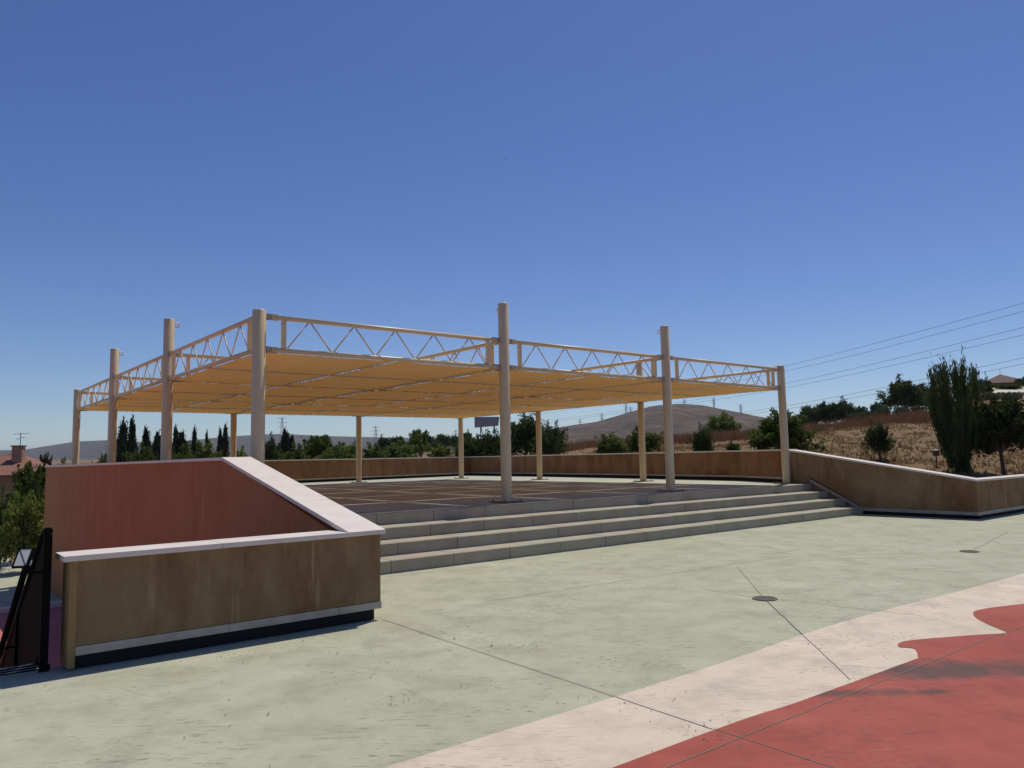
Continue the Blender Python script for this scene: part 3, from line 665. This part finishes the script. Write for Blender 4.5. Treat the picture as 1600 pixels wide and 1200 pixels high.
# unit crowns (radius 1 around z=1), unit height 2
CR_ = {}
def crown(kind, var):
    key = (kind, var)
    if key in CR_: return CR_[key]
    sd_ = sum(map(ord, kind)) * 7 + var
    if kind == 'bush': me = leaf_mesh('crown', M['leaf'], (0, 0, 0.95), (1, 1, 1.05), 8000, 0.055, sd_, 'ball', 130)
    elif kind == 'bush_bright': me = leaf_mesh('crown', M['leaf_bright'], (0, 0, 0.95), (1, 1, 1.05), 6500, 0.062, sd_, 'ball', 95)
    elif kind == 'dark': me = leaf_mesh('crown', M['leaf_dark'], (0, 0, 0.98), (1, 1, 1.05), 9000, 0.048, sd_, 'ball', 170)
    elif kind == 'tree': me = leaf_mesh('crown', M['leaf'], (0, 0, 1.25), (1, 1, 0.85), 7500, 0.055, sd_, 'ball', 70)
    elif kind == 'dtree': me = leaf_mesh('crown', M['leaf_dark'], (0, 0, 1.15), (1, 1, 0.95), 12000, 0.05, sd_, 'ball', 130)
    elif kind == 'fan': me = leaf_mesh('crown', M['leaf_dark'], (0, 0, 1.06), (1, 1, 0.98), 15000, 0.030, sd_, 'fan', 260, elong=2.0)
    elif kind == 'cypress': me = leaf_mesh('crown', M['leaf_cypress'], (0, 0, 1.02), (1, 1, 1.05), 5000, 0.085, sd_, 'cone', 170)
    elif kind == 'olive': me = leaf_mesh('crown', M['leaf_olive'], (0, 0, 1.1), (1, 1, 0.9), 5200, 0.055, sd_, 'ball', 70)
    elif kind == 'plum': me = leaf_mesh('crown', M['leaf_plum'], (0, 0, 1.1), (1, 1, 0.9), 5200, 0.06, sd_, 'ball', 70)
    CR_[key] = me; return me
TRK = [trunk_mesh(2.0, 0.055, s, 0.55, 5, 0.36) for s in range(3)]
TRKF = trunk_mesh(2.0, 0.05, 9, 0.35, 7, 0.16)
vi = 0
def plant(kind, px, ytop, wpx, Y, label, cat='tree', name=None, group=None, sink=0.1):
    """plant whose crown top shows at pixel (px,ytop); its foot on the terrain at distance Y"""
    global vi; vi += 1
    top = at_dist(px, ytop, Y); zb = terr(top.x, Y) - sink; h = max(0.6, top.z - zb); rx = wpx / 2 * Y / F_PX
    nm = name or {'cypress': 'cypress_tree', 'olive': 'olive_tree', 'bush': 'bush', 'bush_bright': 'bush', 'dark': 'dark_bush'}.get(kind, 'tree')
    t = thing(nm, label, cat, (top.x, Y, zb), random.uniform(0, 6.28), group)
    sc = (rx * 0.93, rx * 0.93, h / 2.08)
    c = link('crown', crown(kind, vi % 3), t); c.scale = sc; c.rotation_euler = (0, 0, vi * 1.7)
    tr = link('trunk', TRKF if kind == 'fan' else TRK[vi % 3], t); tr.scale = (h / 2.2, h / 2.2, h / 2.2) if kind not in ('cypress',) else (h / 3, h / 3, h / 2.2)
    return t
# right side
plant('fan', 1489, 580, 88, 26, 'tall dark vase-shaped tree behind the right wall', name='elm_tree')
plant('dtree', 1562, 618, 132, 26, 'round dark green tree with short trunk at right edge', name='tree')
plant('dark', 1370, 662, 50, 29.5, 'solitary round dark bush on the dry slope', 'bush')
plant('bush', 1218, 641, 112, 30, 'big dense bush behind the rightmost corner column', 'bush')
plant('dark', 1096, 666, 42, 34, 'clipped dark round bush between the two front right columns', 'bush')
plant('bush', 1145, 690, 24, 40, 'tiny low shrub left of the big dense bush', 'bush')
plant('bush', 1127, 645, 60, 75, 'round green tree standing behind the clipped dark bush', 'tree', 'tree')
plant('bush', 955, 678, 62, 42, 'low wide green bush behind the wall, left of third column', 'bush')
plant('bush', 1003, 668, 66, 43, 'taller green bush behind the mid right side column', 'bush')
plant('dark', 765, 674, 84, 46, 'dense dark bush under the billboard', 'bush')
plant('bush', 728, 682, 50, 46, 'green bush left of the billboard behind back corner column', 'bush')
plant('dark', 822, 648, 78, 45, 'tall dark bush right of the second front column', 'bush')
plant('dark', 862, 660, 60, 43, 'dark bush just right of the back side column', 'bush')
# centre back
for k, (px, yt, wd, Y, kd, lab) in enumerate([
    (655, 672, 46, 60, 'tree', 'tallest pointed tree among the bushes left of the back corner column'),
    (690, 694, 50, 50, 'bush_bright', 'bright low bush beside the back corner column'),
    (625, 690, 70, 52, 'bush', 'green bush under the tallest pointed tree'),
    (585, 694, 56, 50, 'bush', 'green bush right of the middle back column'),
    (545, 690, 56, 52, 'bush_bright', 'bright bush left of the middle back column'),
    (497, 681, 66, 58, 'tree', 'rounded tree midway between left front column and middle back column'),
    (520, 698, 54, 49, 'bush', 'low bush in front of the rounded tree'),
    (462, 696, 60, 50, 'bush', 'low green bush right of the dark twin cypresses'),
    (425, 686, 40, 60, 'dtree', 'dark tree just right of the left front column'),
    (322, 690, 66, 40, 'bush_bright', 'large bright bush above the salmon wall'),
    (285, 697, 60, 44, 'bush', 'green bush above the salmon wall behind the near left column'),
    (222, 696, 70, 46, 'bush', 'green bush between the second and third left columns'),
    (165, 703, 44, 48, 'bush', 'dark green bush left of the third left column'),
    (375, 697, 36, 42, 'bush_bright', 'bright bush behind the second back column')]):
    plant(kd, px, yt, wd, Y, lab, 'tree' if kd in ('tree', 'dtree') else 'bush', group=None)
for px, yt, wd, Y, lab in ((193, 668, 22, 85, 'broad cypress, leftmost of the row'), (207, 665, 14, 85, 'slim tall cypress beside the broad leftmost one'), (228, 677, 15, 88, 'short cypress third from left in the row'),
    (246, 684, 18, 88, 'dark cypress hidden partly behind the near left column'), (275, 676, 12, 86, 'thin cypress rising behind a wide dark cypress'), (284, 683, 20, 80, 'wide dark cypress above the salmon wall'),
    (304, 676, 11, 90, 'lone slim cypress over the bright bush'), (323, 682, 6, 95, 'tiny distant cypress between two taller ones'), (344, 677, 9, 90, 'left one of the cypress pair before second back column'), (352, 672, 11, 90, 'right one of the cypress pair before second back column'),
    (446, 680, 17, 70, 'taller of the twin dark cypresses right of the left front column'), (456, 687, 14, 70, 'shorter of the twin dark cypresses right of the left front column')):
    plant('cypress', px, yt, wd * 1.9, Y, lab, 'cypress', group='cypresses beyond the platform')
# pine belt far
for k, (px, yt) in enumerate([(600, 684), (622, 681), (648, 683), (668, 680), (690, 678), (708, 681), (728, 676)]):
    plant('dtree', px, yt, 34, 150 + k * 6, 'dark pine number %s from the left in the distant pine belt' % ['one', 'two', 'three', 'four', 'five', 'six', 'seven'][k], 'pine', 'pine_tree', 'distant pine belt')
# ridge right
ridge_l = [(1262, 634, 34, 95, 'dtree', 'leftmost dark pine on the right ridge'), (1287, 630, 36, 95, 'dtree', 'second dark pine on the right ridge'), (1315, 627, 40, 95, 'dtree', 'third and widest dark pine on the right ridge'), (1345, 634, 26, 98, 'dtree', 'small dark pine at the right end of the pine clump'),
    (1368, 630, 20, 100, 'dtree', 'small spiky tree between the pines and the tall ridge tree'), (1412, 595, 62, 85, 'dtree', 'tall round dark tree on the ridge left of the vase-shaped tree'), (1444, 603, 44, 88, 'dtree', 'dark tree touching the vase-shaped tree on the ridge'),
    (1528, 594, 40, 95, 'dtree', 'dark tree left of the hilltop house'), (1512, 600, 28, 92, 'olive', 'grey green tree left of the hilltop house'), (1572, 600, 40, 105, 'dtree', 'dark tree in front of the hilltop house'), (1600, 590, 30, 110, 'dtree', 'dark tree right of the hilltop house')]
for px, yt, wd, Y, kd, lab in ridge_l: plant(kd, px, yt, wd * 1.3, Y, lab, 'tree', 'ridge_tree', 'trees along the right ridge')
for k, (px, yt, wd) in enumerate([(1330, 644, 32), (1356, 640, 34), (1382, 634, 36), (1408, 632, 34), (1434, 632, 36), (1548, 612, 38), (1580, 611, 40)]):
    plant('olive', px, yt, wd, 76 if k < 5 else 80, 'grey olive tree, %s of the olive row on the right slope' % ['first', 'second', 'third', 'fourth', 'fifth', 'sixth', 'last'][k], 'olive tree', 'olive_tree', 'olive row on the right slope')
# left
plant('tree', 50, 726, 76, 30, 'leafy green tree in front of the red roofed house', name='tree')
plant('bush_bright', 44, 770, 84, 27, 'yellow green bush below the leafy tree at far left', 'bush')
plant('bush', 6, 764, 60, 28, 'green bush at the left picture edge', 'bush')
plant('plum', 71, 706, 26, 62, 'dark purple leaved tree left of the salmon wall', name='plum_tree')
plant('bush', 98, 719, 22, 70, 'small green shrub just above the salmon wall corner', 'bush')

# dry grass tufts and reeds (uncountable)
def tufts(name, mat, pts, hgt, nbl, lab, wd=0.03):
    V = []; n = 0
    for (X, Y, z, s) in pts:
        for k in range(nbl):
            a = random.uniform(0, 6.28); h = hgt * s * random.uniform(0.5, 1.2); ox, oy = random.gauss(0, 0.18 * s), random.gauss(0, 0.18 * s)
            lx, ly = random.gauss(0, 0.35) * h, random.gauss(0, 0.35) * h; w_ = wd * (0.7 + 0.4 * s)
            ca, sa = math.cos(a) * w_, math.sin(a) * w_
            V += [(X + ox - ca, Y + oy - sa, z - 0.05), (X + ox + ca, Y + oy + sa, z - 0.05), (X + ox + lx, Y + oy + ly, z + h)]; n += 1
    me = bpy.data.meshes.new(name); me.from_pydata(V, [], [(3 * i, 3 * i + 1, 3 * i + 2) for i in range(n)]); me.materials.append(mat)
    o = link(name, me); o['kind'] = 'stuff'; o['label'] = lab; return o
pts = []
while len(pts) < 5200:
    x = random.uniform(880, 1750); az = az_of(x); s0 = start_dist(az); d = 0.5 + 62 * random.random() ** 1.5; X, Y = math.sin(az) * (s0 + d), math.cos(az) * (s0 + d)
    pts.append((X, Y, terr(X, Y) + lump(X, Y, d), random.uniform(0.5, 1.3)))
tufts('dry_grass', M['drygrass'], pts, 0.13, 8, 'dry yellow grass tufts covering the right slope', 0.055)
pts = []
while len(pts) < 2600:
    x = random.uniform(860, 1480); az = az_of(x); s0 = start_dist(az); d = random.uniform(34, 62); X, Y = math.sin(az) * (s0 + d), math.cos(az) * (s0 + d)
    pts.append((X, Y, terr(X, Y), random.uniform(0.6, 1.2)))
tufts('dry_reeds', M['reed'], pts, 0.8, 7, 'tall reddish dry weeds along the top of the slope')

# ------------------------------------------------------------------ far things
def pylon(px, ytop, Y, h, label, arms=3, wd=None, kind='pylon'):
    top = at_dist(px, ytop, Y); z0 = top.z - h; t = MB(); b = h * 0.09; s = h * 0.014
    rr = max(0.05, Y * 0.00022)
    for sx in (-1, 1):
        for sy in (-1, 1): t.tube((sx * b, sy * b, 0), (sx * s, sy * s, h * 0.97), rr, rr * 0.7, 4)
    n = 8
    for k in range(n):
        za, zb = h * k / n, h * (k + 1) / n; wa, wb = b + (s - b) * k / n, b + (s - b) * (k + 1) / n
        for sy in (-1, 1):
            t.tube((-wa, sy * wa, za), (wb, sy * wb, zb), rr * 0.55, seg=3); t.tube((wa, sy * wa, za), (-wb, sy * wb, zb), rr * 0.55, seg=3)
    for k in range(arms):
        za = h * (0.96 - 0.13 * k); aw = h * (0.13 + 0.03 * (k == 1))
        t.tube((-aw, 0, za), (aw, 0, za), rr * 0.7, seg=4); t.tube((-aw, 0, za), (0, 0, za + h * 0.04), rr * 0.5, seg=3); t.tube((aw, 0, za), (0, 0, za + h * 0.04), rr * 0.5, seg=3)
        for sx in (-1, 1): t.tube((sx * aw, 0, za), (sx * aw, 0, za - h * 0.04), rr * 0.5, seg=4)
    t.tube((0, 0, h * 0.95), (0, 0, h), rr * 0.7, seg=4)
    o = t.build('pylon', M['steel']); o.location = (top.x, Y, z0); return tag(o, label, 'pylon', 'power pylons on the horizon')
pylon(441, 652, 620, 26, 'lattice pylon just right of the left front column')
pylon(587, 666, 700, 26, 'lattice pylon right of the middle back column')
pylon(712, 672, 900, 26, 'faint pylon left of the back corner column')
P1 = pylon(828, 641, 350, 22, 'lattice pylon rising behind the dark bushes right of second front column')
for px, yt, Y, lab in ((906, 655, 1050, 'leftmost faint pylon on the scrub hill'), (940, 646, 1080, 'pylon on the left shoulder of the scrub hill'), (978, 630, 1100, 'thin pylon left of mid right side column'), (985, 636, 1130, 'thin pylon touching the mid right side column'),
    (1069, 624, 1150, 'pylon on the top of the scrub hill'), (1115, 622, 1120, 'tall pylon right of the scrub hill top'), (1157, 632, 1080, 'pylon on the right flank of the scrub hill'), (234, 673, 1500, 'faint far pylon above the left cypresses')):
    pylon(px, yt, Y, 24, lab)
# near pylon off frame carries the six wires
P1x, P1y = at_dist(828, 641, 350).x, 350.0
P2x, P2y = 112.0, 88.0
dl = Vector((P2x - P1x, P2y - P1y, 0)).normalized(); nl = Vector((-dl.y, dl.x, 0))
k = 0
for lev, (z0, zm, z1) in enumerate(((21.0, 23.0, 31.0), (16.8, 18.6, 26.8), (12.4, 12.9, 21.8))):
    for sx in (-1, 1):
        pts = []
        for i in range(41):
            t = i / 40; q = 2 * (z0 + z1 - 2 * zm) * (t - 0.6) ** 2 / 2
            z = np.interp(t, [0, .6, 1], [z0, zm, z1]) - (1 - abs(2 * t - 1)) * 0.0 - 2.2 * (4 * t * (1 - t)) * 0.35
            p = Vector((P1x + (P2x - P1x) * t, P1y + (P2y - P1y) * t, 0)) + nl * sx * 3.2; pts.append((p.x, p.y, z))
        # smooth the kink
        for _ in range(30): pts = [pts[0]] + [(b[0], b[1], (a[2] + 2 * b[2] + c[2]) / 4) for a, b, c in zip(pts[:-2], pts[1:-1], pts[2:])] + [pts[-1]]
        o = MB().path(pts, 0.035, 4).build('power_line', M['wire'])
        tag(o, '%s wire of the %s pair of power lines crossing the right sky' % (('lower', 'upper')[sx > 0], ('top', 'middle', 'bottom')[lev]), 'power line', 'power lines at right'); k += 1
# billboard
p = at_dist(761, 660, 118)
bbd = thing('billboard', 'grey back of a billboard on slanted legs above the dark bushes', 'billboard', (p.x, 118, terr(p.x, 118)), R(12))
zb = p.z - terr(p.x, 118)
MB().slab_uz([(-1.95, zb - 0.8), (1.75, zb - 0.55), (1.95, zb + 0.85), (-1.95, zb + 0.85)], -0.1, 0.1, 'y').build('board', M['billboard'], bbd)
for x in (-1.0, 1.1):
    MB().tube((x, 0.2, 0), (x, 0.15, zb + 0.5), 0.09, seg=6).build('leg', M['steel'], bbd); MB().tube((x + 1.0, 1.6, 0), (x, 0.15, zb - 0.2), 0.07, seg=6).build('brace', M['steel'], bbd)
# small path lamp behind the right wall
p = at_dist(1462, 703, 27.5); zt = terr(p.x, 27.5)
lp = thing('path_lamp', 'short dark path lamp on a pole on the dry slope', 'lamp', (p.x, 27.5, zt - 0.1))
hh = p.z - zt + 0.1
MB().tube((0, 0, 0), (0, 0, hh - 0.1), 0.025, seg=8).build('pole', M['plate'], lp); MB().tube((0, 0, hh - 0.22), (0, 0, hh - 0.02), 0.10, 0.12, 10).build('lamp_head', M['plate'], lp); MB().tube((0, 0, hh - 0.02), (0, 0, hh + 0.04), 0.14, 0.05, 10).build('cap', M['plate'], lp)
# house at left
p = at_dist(8, 742, 58); zg = -2.3
hs = thing('tiled_house', 'house with red tiled hip roof and brick chimney at far left', 'house', (p.x - 4.0, 60, zg), 0.25)
ez = p.z - zg
MB().box((-6, -3.4, 0), (6, 3.4, ez - 0.1)).build('wall', M['brick'], hs)
def hip(w, d, h, ov, z, inset):
    mb = MB(); w += ov; d += ov
    mb.v = [(-w, -d, z), (w, -d, z), (w, d, z), (-w, d, z), (-w + inset, 0, z + h), (w - inset, 0, z + h), (-w, -d, z - 0.15), (w, -d, z - 0.15), (w, d, z - 0.15), (-w, d, z - 0.15)]
    mb.f = [(0, 1, 5, 4), (1, 2, 5), (2, 3, 4, 5), (3, 0, 4), (6, 7, 1, 0), (7, 8, 2, 1), (8, 9, 3, 2), (9, 6, 0, 3), (9, 8, 7, 6)]; mb.mi = [0] * 9; return mb
rf = hip(6, 3.4, 1.6, 0.6, ez, 3.2).build('roof', M['tile'], hs)
MB().box((3.3, -1.6, ez + 0.4), (4.0, -0.9, ez + 2.15)).build('chimney', M['brick'], rf); MB().box((3.22, -1.68, ez + 2.15), (4.08, -0.82, ez + 2.25)).build('chimney_cap', M['plate'], rf)
an = MB().tube((3.2, 0.4, ez + 1.2), (3.2, 0.4, ez + 3.3), 0.03, seg=5).tube((2.7, 0.4, ez + 3.2), (3.8, 0.4, ez + 3.25), 0.025, seg=4).tube((2.9, 0.4, ez + 2.8), (3.5, 0.4, ez + 2.95), 0.025, seg=4).build('antenna', M['steel'], rf)
hip(3.0, 2.4, 1.2, 0.5, ez + 1.3, 2.2).build('upper_roof', M['tile'], hs).location = (-3.0, 1.0, 0)
MB().box((-6, -1.4, ez - 0.1), (-0.1, 3.3, ez + 1.25)).build('upper_wall', M['wallcream'], hs)
for x in (1.0, 3.6):
    wv = MB().box((x, -3.46, 0.9), (x + 1.2, -3.402, 2.1)).build('window', M['wallcream'], hs); MB().box((x + 0.08, -3.475, 0.98), (x + 1.12, -3.462, 2.02)).build('pane', M['glass'], wv)
MB().tube((5.6, -4.6, 0), (5.6, -4.6, ez - 0.1), 0.09, seg=8).build('porch_post', M['wallcream'], hs)
# hilltop house
p = at_dist(1564, 600, 125); zg = terr(p.x, 125); hz = p.z - zg
hh_ = thing('hilltop_house', 'brick house with dark hip roof on the right hilltop', 'house', (p.x, 125, zg - 0.3), -0.3)
MB().box((-2.7, -2.5, 0), (2.7, 2.5, hz + 0.2)).build('wall', M['brick'], hh_); r2 = hip(2.7, 2.5, 1.55, 0.55, hz + 0.3, 3.1).build('roof', M['tile_dark'], hh_)
MB().tube((0, 0, hz + 1.7), (0, 0, hz + 2.7), 0.04, seg=4).build('finial', M['steel'], r2)
wv = MB().box((-0.6, -2.56, hz - 1.6), (0.6, -2.502, hz - 0.5)).build('window', M['wallcream'], hh_); MB().box((-0.5, -2.575, hz - 1.5), (0.5, -2.562, hz - 0.6)).build('pane', M['glass'], wv)
p = at_dist(1600, 604, 100); zg = terr(p.x, 100)
ww = thing('shed', 'long pale cream shed roof below the hilltop house', 'shed', (p.x + 3, 100, zg - 0.3), -0.12)
hz_ = p.z - zg
MB().box((-6.2, 0, 0), (8, 5.6, hz_ - 0.35)).build('wall', M['wallcream'], ww)
MB().slab_uz([(-0.4, hz_ - 0.55), (-0.4, hz_ - 0.45), (6.0, hz_ + 0.75), (6.0, hz_ + 0.65)], -6.5, 8.3, 'x').build('roof', M['wallcream'], ww)
# a bird high over the canopy
p = at_dist(790, 248, 80)
bd = MB().tube((0, -0.11, 0), (0, 0.02, 0.01), 0.01, 0.035, 6).tube((0, 0.02, 0.01), (0, 0.13, 0), 0.035, 0.012, 6)
for sx in (-1, 1):
    n = len(bd.v); bd.v += [(0, 0.05, 0.02), (0, -0.04, 0.02), (sx * 0.13, -0.03, 0.07), (sx * 0.13, 0.05, 0.075), (sx * 0.27, -0.05, 0.05)]
    bd.f += [(n, n + 1, n + 2, n + 3), (n + 3, n + 2, n + 4)]; bd.mi += [0, 0]
bo = bd.build('bird', M['wire']); bo.location = p; tag(bo, 'small dark bird flying high in the sky above the canopy', 'bird')

# ------------------------------------------------------------------ air between here and the hills
hz = MB().box((-7500, -2500, -6), (7500, 8500, 190)).build('haze', None)
hz.data.materials.clear(); mt = bpy.data.materials.new('haze_air'); mt.use_nodes = True; nt = mt.node_tree
for n_ in list(nt.nodes):
    if n_.type == 'BSDF_PRINCIPLED': nt.nodes.remove(n_)
pv = N(nt, 'ShaderNodeVolumePrincipled'); pv.inputs['Color'].default_value = (0.80, 0.87, 1.0, 1); pv.inputs['Density'].default_value = 0.00009; pv.inputs['Anisotropy'].default_value = 0.2
nt.links.new(pv.outputs[0], nt.nodes['Material Output'].inputs['Volume']); hz.data.materials.append(mt); hz['kind'] = 'stuff'; hz['label'] = 'thin bluish haze over the distant hills'
